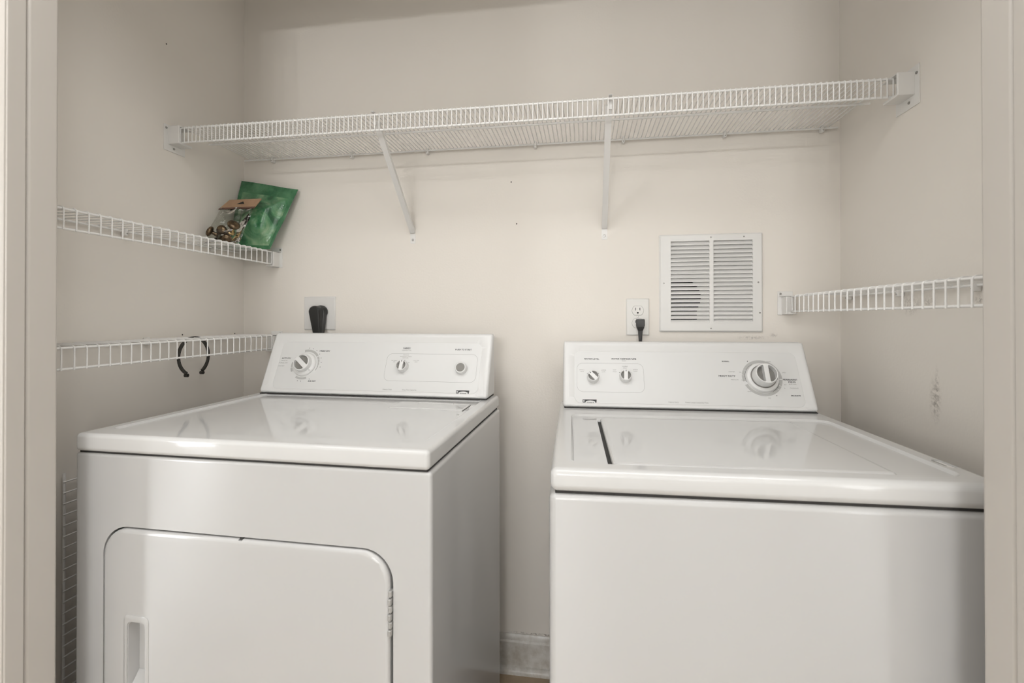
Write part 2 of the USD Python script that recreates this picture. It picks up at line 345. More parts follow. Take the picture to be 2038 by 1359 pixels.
obj('gap_liner', at(ext(door_hole.buffer(-.0004).difference(door_poly.buffer(-.02)), .001), Tcut), 'dark_gap', dryer)
# worktop
top = rbox(-.001, DW+.001, -.004, DD+.006, .8672, .903, .0085)
rec = Polygon([(.034, .048), (.703, .048), (.703, .5), (.042, .5)]).buffer(-.012).buffer(.012)
top = top - layers([(rec, .8990), (rec.buffer(.0065), .9031), (rec.buffer(.0065), .91)])
wt = obj('worktop', top, 'enamel_lit_top', dryer)
obj('worktop_gap', box(.004, DW-.004, .003, DD-.004, .8640, .8675), 'dark_gap', dryer)
lint = Polygon([(.4905, .373), (.6905, .366), (.6905, .449), (.4905, .456)]).buffer(-.004).buffer(.004)
obj('lint_screen_lid', layers([(lint, .8985), (lint, .9002), (lint.buffer(-.003), .9016)]), 'enamel_lit_top', dryer)
lift = Polygon([(.545, .437), (.645, .433), (.645, .446), (.545, .450)]).buffer(-.003).buffer(.003)
obj('lint_screen_grip', layers([(lift, .9010), (lift, .9024), (lift.buffer(-.002), .9032)]), 'enamel_lit_top', dryer)
obj('lint_slot', box(.6918, .6938, .357, .438, .8988, .8994), 'dark_gap', dryer)
obj('lint_screw', shift(trimesh.creation.cylinder(.003, .001, sections=12), (.6934, .3172, .8994)), 'screw_metal', dryer)
pn, F = console(dryer, .0146, .7235, .497, .9045, .5777, 1.0838, .602, (.0515, .6945, .0165, .169))
obj('console_gap', box(.018, .720, .501, .598, .9025, .9055), 'dark_gap', dryer)
# timer dial
kx, ky = .1432, .0945
knob(dryer, F, kx, ky, [(.0372, 0), (.0368, .004), (.0345, .0068), (.0275, .0085)], None, .0262, .0145, .0135, math.radians(52), mark=False)
k = put(F, kx, ky)
obj('dial_mark', flat(put(F, kx, ky, .0079), affinity.rotate(sbox(-.0008, .027, .0008, .0325), 230, origin=(0, 0))), 'ink', pn)
arcs = [sector(.0412, .0482, 38, 105)] + [sector(.0418, .0418+.006*(1-t/8), 34-12*t-11, 34-12*t) for t in range(0, 5)] + [sector(.0412, .047, 196, 212), sector(.0412, .0455, 172, 194), sector(.0412, .0475, 243, 290)]
for a in arcs: obj('dial_print', flat(k, a), 'ink_pale', pn)
dots = [(a, .053) for a in (88, 74, 58, 40, 24, 8, 352)] + [(a, .053) for a in (300, 270, 258)]
obj('dial_dots', cat(*[flat(k, Point(d*math.cos(math.radians(a)), d*math.sin(math.radians(a))).buffer(.0012, quad_segs=3)) for a, d in dots]), 'ink', pn)
tx = [text(F, .198, .1385, 'TIMED DRY', .0046, True, 'c'), text(F, .075, .1135, 'AUTO DRY', .0044, True), text(F, .180, .0425, 'AIR DRY', .0046, True, 'c'),
      text(F, .6386, .1482, 'PUSH TO START', .0046, True), text(F, .4634, .1505, 'FABRIC', .0046, True)]
obj('lettering', cat(*tx), 'ink', pn)
tx = [text(F, .071, .106, 'MORE DRY', .0030), text(F, .069, .0985, 'NORMAL DRY', .0032), text(F, .065, .0885, 'LESS DRY', .0032), text(F, .4634, .1437, 'TEMPERATURE', .0030),
      text(F, .464, .1295, 'MEDIUM', .0030), text(F, .464, .1247, 'PERMANENT PRESS', .0028), text(F, .464, .1202, 'KNIT LOW', .0026),
      text(F, .4305, .112, 'NO HEAT', .0030), text(F, .4305, .1075, 'AIR', .0026), text(F, .4985, .1125, 'COTTON', .0030), text(F, .4985, .108, 'HIGH', .0026),
      text(F, .4246, .0235, 'Heavy Duty', .0038), text(F, .492, .0235, 'King Size Capacity', .0036)]
obj('lettering', cat(*tx), 'ink_grey', pn)
obj('panel_outline', flat(F, outline(rrect(.4065, .6838, .0495, .1335, .017), .0008)), 'ink_pale', pn)
knob(dryer, F, .4612, .0925, [(.0172, 0), (.0168, .004)], None, .0162, .014, .0105, math.radians(-2))
obj('setting_dots', cat(*[flat(put(F, .4612, .0925), Point(.0205*math.cos(math.radians(a)), .0205*math.sin(math.radians(a))).buffer(.001, quad_segs=3)) for a in (40, 88, 140)]), 'ink', pn)
bt = put(F, .639, .090)
b_ = obj('start_button', at(lathe([(0, 0), (.0178, 0), (.0178, .003), (.0162, .0125), (.0145, .0140), (.0128, .0136), (.0128, .012), (0, .012)]), bt), 'knob_plastic', dryer)
obj('button_cap', at(shift(lathe([(0, 0), (.0126, 0), (.0122, .0016), (.0105, .002), (0, .0016)]), (0, 0, .012)), bt), 'grey_insert', b_, label='grey round push cap')
logo(pn, F, .6315, .6685, .0172, .0262)

# ---- washer (right)
washer = thing('washer', 'white top-loading washing machine, right of the two machines', 'washing machine', (1.1378, -.7265, 0), .0261)
WW, WD = .683, .6816
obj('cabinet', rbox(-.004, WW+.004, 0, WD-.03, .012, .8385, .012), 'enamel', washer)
for u in (.04, .64):
    for v in (.05, .6): obj('foot', shift(lathe([(0, 0), (.018, 0), (.02, .006), (.012, .012), (.008, .016), (0, .016)], 16), (u, v, 0)), 'rubber', washer)
obj('deck_gap', box(.006, WW-.006, .006, WD-.04, .8375, .8432), 'dark_gap', washer)
top = rbox(-.002, WW+.003, -.003, WD-.02, .8412, .8808, .0125)
tray = rrect(.0375, .6455, .0375, .4505, .022)
top = top - layers([(tray, .8758), (tray.buffer(.0055), .8809), (tray.buffer(.0055), .9)])
slot = box(.0963, .1042, .0435, .4042, .862, .9)
top = top - slot
disp = affinity.rotate(rrect(.6585, .6745, .082, .128, .006), 0)
top = top - layers([(disp, .8775), (disp, .9)])
obj('top_deck', top, 'enamel_lit_top', washer)
lid_p = Polygon([(.1055, .0415), (.5570, .0415), (.5580, .430), (.1055, .424)]).buffer(-.012).buffer(.012)
obj('lid', layers([(lid_p, .8745), (lid_p, .8768), (lid_p.buffer(-.0025), .8792), (lid_p.buffer(-.008), .8800)]), 'enamel_lit_top', washer)
obj('lid_gap', shift(ext(outline(lid_p.buffer(.0008), .0016), .0006), (0, 0, .8756)), 'ink_grey', washer)
obj('slot_shade', box(.0961, .1044, .0433, .4045, .862, .8722), 'slot_black', washer)  # black box added inside the white slot, its shade put in as colour
obj('bleach_dispenser', layers([(disp.buffer(-.001), .8776), (disp.buffer(-.003), .8792)]), 'grille_enamel', washer)
obj('bleach_slot', layers([(rrect(.6600, .6640, .095, .126, .0018), .8790), (rrect(.6600, .6640, .095, .126, .0018), .8796)]), 'grey_insert', washer)
pn, F = console(washer, .009, .674, .5292, .8822, .621, 1.0614, .650, (.0405, .6455, .0155, .1725))
obj('console_gap', box(.013, .670, .534, .646, .8803, .8832), 'dark_gap', washer)
knob(washer, F, .0935, .0905, [(.0172, 0), (.0168, .004)], None, .0160, .015, .0105, math.radians(43))
knob(washer, F, .1835, .0935, [(.0172, 0), (.0168, .004)], None, .0160, .015, .0105, math.radians(-3))
for (cx, cy) in ((.0935, .0905), (.1835, .0935)):
    obj('setting_dots', cat(*[flat(put(F, cx, cy), Point(.0205*math.cos(math.radians(a)), .0205*math.sin(math.radians(a))).buffer(.001, quad_segs=3)) for a in (40, 92, 140)]), 'ink', pn)
obj('panel_outline', flat(F, outline(rrect(.0485, .234, .0485, .1345, .017), .0008)), 'ink_pale', pn)
kx, ky = .5480, .0965
k = put(F, kx, ky)
big = Point(0, 0).buffer(.0515, quad_segs=20).difference(Point(0, 0).buffer(.0438, quad_segs=20))
gaps = [sector(.04, .06, a, a+w) for a, w in ((-6, 4), (192, 12), (318, 1.5), (332, 1.5), (170, 1), (152, 1))]
for g_ in gaps: big = big.difference(g_)
for g_ in big.geoms: obj('dial_print', flat(k, g_), 'ink_pale', pn)
arcs = [sector(.0432, .0441, 118, 196), sector(.0432, .0441, 300, 342)]
obj('dial_lines', cat(*[flat(k, a) for a in arcs]), 'ink', pn)
knob(washer, F, kx, ky, [(.0425, 0), (.0420, .005), (.0400, .0085), (.0330, .011)], (.0292, .0328), .0290, .027, .0115, math.radians(-1), mark=False)
obj('dial_dots', cat(*[flat(k, Point(.057*math.cos(math.radians(a)), .057*math.sin(math.radians(a))).buffer(.0012, quad_segs=3)) for a in (122, 300)]), 'ink', pn)
obj('dial_mark', flat(put(F, kx, ky, .0105), Point(.0345, -.006).buffer(.0016, quad_segs=4)), 'ink', pn)
tx = [text(F, .0905, .1478, 'WATER LEVEL', .0046, True), text(F, .1815, .1487, 'WATER TEMPERATURE', .0046, True), text(F, .4575, .1010, 'HEAVY DUTY', .0050, True),
      text(F, .4600, .1440, 'NORMAL', .0034, True, 'c'), text(F, .6190, .0925, 'PERMANENT', .0044, True), text(F, .6225, .0860, 'PRESS', .0044, True), text(F, .6245, .0478, 'DELICATE', .0036, True)]
obj('lettering', cat(*tx), 'ink', pn)
tx = [text(F, .0625, .1135, 'SMALL', .0032), text(F, .0625, .1085, 'LOAD', .0028), text(F, .1235, .1135, 'LARGE', .0032), text(F, .1235, .1085, 'LOAD', .0028),
      text(F, .1815, .1425, 'WASH', .0028), text(F, .1835, .1255, 'WARM', .0034), text(F, .1835, .1205, 'COLD', .0028), text(F, .1545, .1145, 'HOT', .0034), text(F, .1545, .1095, 'COLD', .0028),
      text(F, .2120, .1160, 'COLD', .0034), text(F, .2120, .1110, 'COLD', .0028), text(F, .4720, .1135, 'EXTRA', .0036), text(F, .4765, .0905, 'REGULAR', .0030),
      text(F, .4940, .1125, '14', .0034), text(F, .4965, .0895, '10', .0034), text(F, .604, .0785, '10', .0034), text(F, .6225, .0795, 'REGULAR', .0030), text(F, .601, .0685, '6', .0034), text(F, .6245, .0685, 'CASUALS', .0034),
      text(F, .573, .1440, 'RINSE', .0028), text(F, .607, .1125, 'SPIN', .0026), text(F, .509, .0575, 'SOAK', .0026), text(F, .5575, .0400, 'OFF', .0030),
      text(F, .3079, .0234, 'Heavy Duty', .0036), text(F, .369, .0234, 'Extra Large Capacity Plus', .0036)]
obj('lettering', cat(*tx), 'ink_grey', pn)
logo(pn, F, .0635, .1010, .0172, .0262)

# ---------------------------------------------------------------- wall fittings
def louvre_grille():
    t = thing('return_air_grille', 'white louvred return air grille on the back wall above the washer', 'vent grille', (1.4205, 0, 1.0875))
    G = .298; fr = man(ext(rrect(0, G, 0, G, .003), .008))
    o1, o2 = (.0335, .1462), (.1580, .2695); z0, z1 = .0275, .2770
    for a, b in (o1, o2): fr = fr - man(shift(ext(sbox(a, z0, b, z1), .05), (0, 0, -.01)))
    edge = layers([(rrect(0, G, 0, G, .003), 0), (rrect(0, G, 0, G, .003), .004), (rrect(.004, G-.004, .004, G-.004, .003), .008)])
    fr = fr ^ edge
    obj('frame', at(fr, FRONT), 'grille_enamel', t)
    n = 20; pitch = (z1-z0)/n
    for a, b in (o1, o2):
        for i in range(n):
            zb = z0 + i*pitch
            P = Polygon([(-.0070, zb+.0003), (-.0063, zb), (-.0063, zb+.0022), (.0008, zb+pitch*.76), (.0002, zb+pitch*.81), (-.0070, zb+.0026)])      # (y, z): leans back as it rises
            obj('louvre', at(ext(P, b-a), frame((a, 0, 0), (0, 1, 0), (0, 0, 1))), 'grille_enamel', t)
    hole = Point(.066, .105).buffer(.058).union(sbox(.02, .02, .112, .135)).union(sbox(.02, .02, .070, .155))
    back = sbox(.01, .01, G-.01, G-.01).difference(hole)
    obj('filter_panel', shift(at(ext(back, .003), FRONT), (0, .0045, 0)), 'filter_grey', t, label='pale grey panel behind the louvres')
    obj('duct', shift(at(ext(sbox(.005, .005, G-.005, G-.005), .002), FRONT), (0, .06, 0)), 'slot_black', t, label='dark duct behind the panel')
    for x, z in ((.1503, .287), (.245, .287), (.013, .149), (.285, .149), (.1500, .011), (.289, .058)):
        obj('screw', shift(at(lathe([(0, 0), (.0026, 0), (.0022, .001), (0, .0013)], 10), FRONT), (x, -.008, z)), 'screw_metal', t)
louvre_grille()
# the wall behind the grille is cut away for the duct
wb = stage.GetPrimAtPath('/World/wall_back'); stage.RemovePrim('/World/wall_back'); used[('/World', 'wall_back')] = 0
obj('wall_back', box(-.1, XR+.1, 0, .1, -.02, ZC+.1) - box(1.4275, 1.7115, -.01, .07, 1.0945, 1.3785), 'paint_back')
for p_ in ((.9585, -.0002, 1.571), (.976, -.0002, 1.435)): nail_hole(p_, (0, -1, 0))
for p_ in ((.0002, -.0437, 1.0778), (.0002, -.26, 1.0815), (.0002, -.318, 1.923)): nail_hole(p_, (1, 0, 0))

def cover(t, w, h, mat):
    p = rrect(0, w, 0, h, .003)
    obj('plate', at(layers([(p, 0), (p, .003), (p.buffer(-.0032), .0062)]), FRONT), mat, t)
o = thing('outlet', 'small white duplex outlet left of the air grille', 'outlet', (1.3205, 0, 1.0765))
cover(o, .0699, .1143, 'plate_plastic')
for zc in (.0765, .0378):
    face = Point(.035, zc).buffer(.0172, quad_segs=12).intersection(sbox(0, zc-.0142, .07, zc+.0142))
    obj('receptacle_gap', shift(at(ext(face.buffer(.0007), .0003), FRONT), (0, -.0061, 0)), 'ink_grey', o)
    q = obj('receptacle', shift(at(layers([(face, 0), (face, .0014), (face.buffer(-.001), .002)]), FRONT), (0, -.006, 0)), 'plate_plastic', o)
    for x, w in ((-.0064, .0018), (.0064, .0018)): obj('slot', shift(at(ext(sbox(.035+x-w/2, zc+.0005, .035+x+w/2, zc+.0088), .0003), FRONT), (0, -.0080, 0)), 'slot_black', q)
    obj('ground_hole', shift(at(ext(Point(.035, zc-.0068).buffer(.0026), .0003), FRONT), (0, -.0080, 0)), 'slot_black', q)
obj('screw', shift(at(lathe([(0, 0), (.0024, 0), (.002, .001), (0, .0012)], 10), FRONT), (.035, -.0062, .0571)), 'screw_metal', o)
o = thing('dryer_outlet', 'square grey-white wall plate behind the fat black dryer plug', 'outlet', (.2345, 0, 1.0905))
cover(o, .1155, .1143, 'plate_grey')
face = Point(.058, .057).buffer(.0225, quad_segs=14)
obj('receptacle', shift(at(layers([(face, 0), (face.buffer(-.001), .0022)]), FRONT), (0, -.006, 0)), 'plate_grey', o)
# plugs
def elli(cx, cy, cz, rx, rz, n=28): return np.array([(cx + rx*math.cos(a), cy, cz + rz*math.sin(a)) for a in np.linspace(0, 2*PI, n, endpoint=False)])
t = thing('dryer_plug', 'fat black right-angle plug in the square wall plate above the dryer', 'plug')
head = hull(np.vstack([elli(.3035, -.0085, 1.1525, .0215, .0215), elli(.3035, -.018, 1.1525, .0225, .0225), elli(.3025, -.030, 1.151, .0195, .0205)]))
front = hull(np.vstack([elli(.3005, -.030, 1.1525, .0195, .0200), elli(.2995, -.049, 1.1525, .0205, .0195), elli(.2995, -.0535, 1.1520, .0165, .0155), elli(.3050, -.032, 1.094, .0145, .004), elli(.3050, -.047, 1.094, .0125, .004), elli(.3055, -.034, 1.07, .0125, .004), elli(.3055, -.045, 1.07, .0115, .004)]))
back = hull(np.vstack([elli(.3035, -.010, 1.1500, .019, .017), elli(.3040, -.030, 1.150, .019, .017), elli(.3065, -.016, 1.094, .0125, .004), elli(.3065, -.034, 1.094, .0135, .004), elli(.307, -.022, 1.07, .0115, .004), elli(.307, -.036, 1.07, .0115, .004)]))
obj('plug_body', head + back, 'rubber', t); obj('cord_grip', front, 'rubber', t)
obj('cord', cat(tube([(.306, -.036, 1.075), (.306, -.032, 1.04), (.307, -.035, .95), (.307, -.06, .6), (.307, -.07, .4)], .008, 10), tube([(.300, -.036, 1.075), (.298, -.032, 1.04), (.299, -.035, .95), (.299, -.06, .6), (.299, -.07, .4)], .008, 10)), 'rubber', t)
t = thing('washer_plug', 'small black plug in the lower socket of the duplex outlet', 'plug')
px = 1.3618
def rr(cx, cy, cz, w, d, r=.002): 
    return np.array([(cx+x, cy+y, cz) for x, y in rrect(-w/2, w/2, -d/2, d/2, r).exterior.coords])
obj('plug_body', hull(np.vstack([rr(px+.0005, -.0175, 1.1265, .0225, .016), rr(px, -.0175, 1.1235, .0245, .019), rr(px, -.0175, 1.1085, .0245, .019), rr(px, -.0175, 1.1035, .0235, .018)])), 'rubber', t)
obj('grip_ring', hull(np.vstack([rr(px, -.0175, 1.1038, .0205, .015), rr(px, -.0175, 1.1020, .0205, .015)])), 'rubber', t)
obj('strain_relief', hull(np.vstack([rr(px, -.0175, 1.1025, .0225, .017), rr(px, -.0175, 1.0985, .0200, .015), rr(px, -.0175, 1.0935, .0140, .012), rr(px, -.0175, 1.0905, .0132, .011)])), 'rubber', t)
obj('cord', hull(np.vstack([rr(px, -.0175, 1.0912, .0130, .010), rr(px, -.0175, 1.0700, .0098, .008), rr(px, -.0175, 1.055, .009, .007)])), 'rubber', t)
obj('cord_tail', tube([(px, -.0175, 1.056), (px, -.018, 1.0), (px, -.03, .9), (px-.01, -.034, .7), (px-.02, -.03, .5)], .0042, 8), 'rubber', t)

# ---------------------------------------------------------------- wire shelves
def wire(parent, pts, r=.00155): obj('wire', tube(pts, r, 6), 'wire_coat', parent, smooth=60)
def rail(parent, a, b, r=.0029): obj('rail', rod(a, b, r, 10), 'wire_coat', parent, smooth=60)
SZ, SZL, SY = 1.684, 1.642, -.300
t = thing('wire_shelf', 'long white wire shelf spanning the back wall at the top', 'wire shelf')
X0, X1 = .030, 1.9035; nw = 148
for i in range(nw):
    x = X0 + .004 + (X1-X0-.008)*i/(nw-1)
    wire(t, [(x, -.012, SZ+.0040), (x, -.16, SZ+.0042), (x, SY+.002, SZ+.0040), (x, SY-.0026, SZ+.0022), (x, SY-.0042, SZ-.002), (x, SY-.0042, SZL-.0028)])
rail(t, (X0-.018, -.012, SZ), (X1+.018, -.012, SZ)); rail(t, (X0-.02, -.1685, SZ), (X1+.02, -.1685, SZ), .0032)
rail(t, (X0-.006, SY, SZ), (X1+.006, SY, SZ)); rail(t, (X0-.006, SY, SZL), (X1+.006, SY, SZL))
for x in (.1196, .4127, .6802, 1.038, 1.3127, 1.6106, 1.8802):
    c = rbox(x-.0045, x+.0045, -.019, 0, SZ-.012, SZ+.009, .003, 8) - man(rod((x-.02, -.012, SZ), (x+.02, -.012, SZ), .0031, 12))
    k_ = obj('wall_clip', c, 'bracket_plastic', t)
    obj('nail', shift(at(lathe([(0, 0), (.0018, 0), (.0014, .0008), (0, .001)], 8), FRONT), (x, -.019, SZ-.007)), 'screw_metal', k_)
def strut(x, ztop, zfoot, label, grp):
    t = thing('support_strut', label, 'shelf bracket', group=grp)
    hw = .0082
    a = np.array([x, -.005, zfoot+.030]); b = np.array([x, SY+.010, ztop-.014]); d = (b-a)/np.linalg.norm(b-a); nrm = np.cross(d, [1., 0, 0])
    F_ = frame(a, (1, 0, 0), d); L = np.linalg.norm(b-a)
    ch = ext(Polygon([(-hw, 0), (hw, 0), (hw, .0105), (hw-.0018, .0105), (hw-.0018, .0018), (-hw+.0018, .0018), (-hw+.0018, .0105), (-hw, .0105)]), L)
    G = np.eye(4); G[:3, 0] = (1, 0, 0); G[:3, 2] = d; G[:3, 1] = np.cross(d, (1, 0, 0)); G[:3, 3] = a      # x, depth, along
    obj('channel', at(ch, G), 'strut_metal', t)
    foot = layers([(rrect(x-.0088, x+.0088, zfoot-.003, zfoot+.030, .003), 0), (rrect(x-.0088, x+.0088, zfoot-.003, zfoot+.030, .003), .002)])
    fp = obj('foot_plate', at(foot, FRONT), 'strut_metal', t)
    obj('screw', shift(at(lathe([(0, 0), (.0042, 0), (.0034, .0014), (0, .0018)], 12), FRONT), (x, -.002, zfoot+.009)), 'screw_metal', fp)
    sp = (X1-X0-.008)/(nw-1); hx = X0 + .004 + (math.floor((x-X0-.004)/sp) + .5)*sp      # the hook reaches up between two wires
    obj('hook', cat(box(hx-.0038, hx+.0038, SY+.0100, SY+.0122, ztop-.022, ztop+.0078), box(hx-.0038, hx+.0038, SY-.0085, SY+.0122, ztop+.0064, ztop+.0078)), 'strut_metal', t)
strut(.6262, SZ, 1.3825, 'slanting white metal support strut under the top shelf, the left of two', None)
strut(1.2548, SZ, 1.3795, 'slanting white metal support strut under the top shelf, nearer the air grille', None)
# end brackets, each a moulded cup on a flange
def end_bracket(loc, ax, side, up_, label, w=.038, d=.072, h=.052, lo=.028, hi=.012):
    """ax: unit vector out of the wall; side: unit vector from the cup's front backwards; up_: bottom of the cup."""
    t = thing('end_bracket', label, 'shelf bracket', loc)
    ax, side = np.array(ax, float), np.array(side, float); z = np.array([0, 0, 1.])
    def bx(a0, a1, s0, s1, z0, z1, r):
        P = np.vstack([np.outer(np.ones(8), ax*a) + np.outer(np.ones(8), side*s) + np.outer(np.ones(8), z*q) + sph(r, 8)[:8]*0 for a in (a0, a1) for s in (s0, s1) for q in (z0, z1)])
        a_, b_ = P.min(0), P.max(0); return rbox(a_[0], b_[0], a_[1], b_[1], a_[2], b_[2], r, 10)
    obj('flange', bx(0, .0025, -.013, d, -lo, h+hi, .0011), 'bracket_plastic', t)
    cup = bx(.0, w, 0, d-.012, 0, h, .0025) - bx(.006, w+.01, .004, d, .0055, h-.003, .0005)
    obj('cup', cup, 'bracket_plastic', t)
    for q in (h*.86, -lo*.45):
        c = ax*.0025 + side*(-.006 if q > 0 else .02) + z*q
        R = trimesh.geometry.align_vectors([0, 0, 1], ax); R[:3, 3] = c
        if q < 0 or True: obj('screw', at(lathe([(0, 0), (.0034, 0), (.003, .0016), (0, .0022)], 12), R), 'screw_metal', t)
end_bracket((0, SY-.014, 1.6350), (1, 0, 0), (0, 1, 0), 0, 'white end bracket holding the top shelf on the left side wall', lo=.019, hi=.003, d=.060, h=.053)
end_bracket((XR, SY-.026, 1.6350), (-1, 0, 0), (0, 1, 0), 0, 'white end bracket holding the top shelf on the right side wall', lo=.025, hi=.012, d=.068, h=.053)

def side_shelf(label, xl, xw, z, zl, y0, y1, pitch, first, ins, rmid=True):
    """A narrow shelf on a side wall: xl the lip's plane, xw the wall; wires run from the wall to the lip and turn down."""
    t = thing('wire_shelf', label, 'wire shelf'); s = 1 if xl > xw else -1
    y = first
    while y > y1:
        wire(t, [(xw + s*.008, y, z+.0038), ((xl+xw)/2, y, z+.0038), (xl - s*.002, y, z+.0038), (xl + s*.0024, y, z+.0018), (xl + s*.004, y, z-.002), (xl + s*.004, y, zl-.0026)], .0017)
        y -= pitch
    rail(t, (xl, y0, z), (xl, y1, z), .0027); rail(t, (xl, y0, zl), (xl, y1, zl), .0027); rail(t, (xw + s*.008, y0, z), (xw + s*.008, y1, z), .0027)
    rail(t, (xl, y0, z), (xl, y0, zl), .0022)
    for yc in ins:
        c = rbox(min(xw, xw+s*.016), max(xw, xw+s*.016), yc-.0045, yc+.0045, z-.012, z+.009, .003, 8) - man(rod((xw+s*.008, yc-.02, z), (xw+s*.008, yc+.02, z), .0029, 12))
        k_ = obj('wall_clip', c, 'bracket_plastic', t)
        R = trimesh.geometry.align_vectors([0, 0, 1], (s, 0, 0)); R[:3, 3] = (xw + s*.016, yc, z-.006)
        obj('nail', at(lathe([(0, 0), (.002, 0), (.0016, .0008), (0, .001)], 8), R), 'screw_metal', k_)
    return t
side_shelf('narrow white wire shelf on the left wall carrying the green pouch', .132, 0, 1.3575, 1.3165, -.034, -.765, .02535, -.0630, (-.15, -.45, -.70))
side_shelf('narrow white wire shelf low on the left wall with the black clamp ring', .132, 0, 1.0700, 1.0262, -.030, -.765, .02545, -.0385, (-.385, -.62))
side_shelf('narrow white wire shelf on the right wall above the washer', 1.790, XR, 1.1920, 1.1490, -.030, -.765, .0273, -.0596, (-.06, -.28, -.50, -.72))
def back_cup(loc, label, flip, dk=.036, wcup=.036, h=.047):
    t = thing('end_bracket', label, 'shelf bracket', loc); s = flip
    def bx(x0, x1, *r): q = sorted((s*x0, s*x1)); return rbox(q[0], q[1], *r)
    obj('cup', bx(-.022, .0075, -dk, 0, -.0045, h, .002, 10) - bx(-.06, .0045, -dk-.01, -dk+.014, 0, h+.01, .0005, 8), 'bracket_plastic', t)
    obj('flange', bx(-.024, .018, -.0026, 0, -.006, h+.017, .0011, 10), 'bracket_plastic', t)
    obj('lug', bx(-.020, .014, -.010, 0, h+.002, h+.005, .001, 8), 'bracket_plastic', t)
    obj('screw', shift(at(lathe([(0, 0), (.0034, 0), (.003, .0016), (0, .0022)], 12), FRONT), (s*.0105, -.0026, h+.0095)), 'screw_metal', t)
back_cup((.1325, 0, 1.3125), 'white end bracket on the back wall below the green pouch', 1)
back_cup((.1325, 0, 1.0215), 'white end bracket on the back wall half hidden by the dryer console', 1)
back_cup((1.7790, 0, 1.1450), 'white end bracket on the back wall right of the air grille', -1)

# spare shelf stood on end between the dryer and the left wall
t = thing('wire_shelf', 'spare wire shelf stood on end in the gap left of the dryer', 'wire shelf', (.014, 0, 0))
zz = .757
while zz > .03:
    wire(t, [(.0032, -.603, zz), (.0032, -.45, zz), (.0032, -.305, zz)], .0017); zz -= .0249
rail(t, (0, -.598, .776), (0, -.598, .004), .0029); rail(t, (0, -.452, .776), (0, -.452, .004), .0029); rail(t, (0, -.310, .776), (0, -.310, .004), .0029)

# black spring clamp ring hung over the low left shelf's wires
t = thing('hose_clamp', 'black open spring clamp ring hanging on the low left shelf', 'clamp')
R_, cy, cz, xc = .0545, -.2890, 1.0205, .066
def strap(a0, a1, w, th, n=40):
    v, f = [], []
    for a in np.linspace(a0, a1, n):
        c, s_ = math.cos(a), math.sin(a); k = w*(1-.25*abs(math.sin((a-PI/2)/1.0))**6) 
        for dx, dr in ((-k/2, -th/2), (k/2, -th/2), (k/2, th/2), (-k/2, th/2)): v.append((xc+dx, cy+(R_+dr)*c*.985, cz+(R_+dr)*s_))
    for i in range(n-1):
        for j in range(4):
            a, b = i*4+j, i*4+(j+1) % 4; f += [(a, b, a+4), (b, b+4, a+4)]
    e = (n-1)*4; f += [(0, 2, 1), (0, 3, 2), (e, e+1, e+2), (e, e+2, e+3)]
    m = trimesh.Trimesh(v, f, process=False); m.fix_normals(); return m
A0, A1 = -math.radians(56), PI + math.radians(60)
obj('band', strap(A0, A1, .0075, .0062), 'clamp_steel', t)
for a in (A0, A1):
    c = np.array([xc, cy + (R_-.001)*math.cos(a)*.985 , cz + (R_+.001)*math.sin(a) - .0052])
    ring_ = trimesh.creation.annulus(.0026, .0052, .009, sections=18); Rm = trimesh.geometry.align_vectors([0, 0, 1], (1, 0, 0)); Rm[:3, 3] = c
    obj('curled_end', at(ring_, Rm), 'clamp_steel', t)

# ---------------------------------------------------------------- bags on the left shelf
ZS = 1.3575 + .0038 + .0017
def sheet(P, nu, nv, bulge, border, thick, seed, lump=.25):
    """A filled film pouch over the quad P (BL, BR, TR, TL): flat seal round it, two skins bulging apart inside."""
    P = np.array(P, float); nrm = np.cross(P[1]-P[0], P[3]-P[0]); nrm /= np.linalg.norm(nrm)
    v, f = [], []
    for side in (1, -1):
        for j in range(nv+1):
            for i in range(nu+1):
                a, b = i/nu, j/nv
                q = (1-b)*((1-a)*P[0] + a*P[1]) + b*((1-a)*P[3] + a*P[2])
                e = min((a-border)/.22, (1-border-a)/.22, (b-border)/.2, (1-border*1.6-b)/.28); e = max(0, min(1, e)); e = e*e*(3-2*e)
                nz = meshkit.fbm(np.array([[a*3.1+seed, b*4.3, side*2.]]), 3, seed)[0]
                wob = .007*(meshkit.noise(np.array([[a*4, b*4, 7.+seed]]), seed)[0]-.5)
                v.append(q + nrm*(side*(thick/2 + bulge*(.72 if side > 0 else .28)*e*(1-lump+2*lump*nz)) + wob))
    n1 = (nu+1)*(nv+1)
    idx = lambda s, i, j: s*n1 + j*(nu+1) + i
    for j in range(nv):
        for i in range(nu):
            a, b, c, d = idx(0, i, j), idx(0, i+1, j), idx(0, i+1, j+1), idx(0, i, j+1); f += [(a, b, c), (a, c, d)]
            a, b, c, d = idx(1, i, j), idx(1, i+1, j), idx(1, i+1, j+1), idx(1, i, j+1); f += [(a, c, b), (a, d, c)]
    def edge(l):
        for (i, j), (k_, m_) in zip(l[:-1], l[1:]):
            a, b, c, d = idx(0, i, j), idx(0, k_, m_), idx(1, k_, m_), idx(1, i, j); f.append((a, d, b)); f.append((b, d, c))
    edge([(i, 0) for i in range(nu+1)]); edge([(nu, j) for j in range(nv+1)]); edge([(i, nv) for i in range(nu, -1, -1)]); edge([(0, j) for j in range(nv, -1, -1)])
    return trimesh.Trimesh(np.array(v), f, process=False), nrm
t = thing('green_pouch', 'glossy green plastic pouch leaning in the corner on the left shelf', 'pouch')
GP = [(.004, -.078, ZS+.004), (.144, -.060, ZS+.0005), (.2225, -.020, 1.5705), (.0075, -.022, 1.6115)]
pm, gn = sheet(GP, 30, 36, .042, .10, .0012, 5, .45)
c_ = pm.triangles_center; P = np.array(GP)
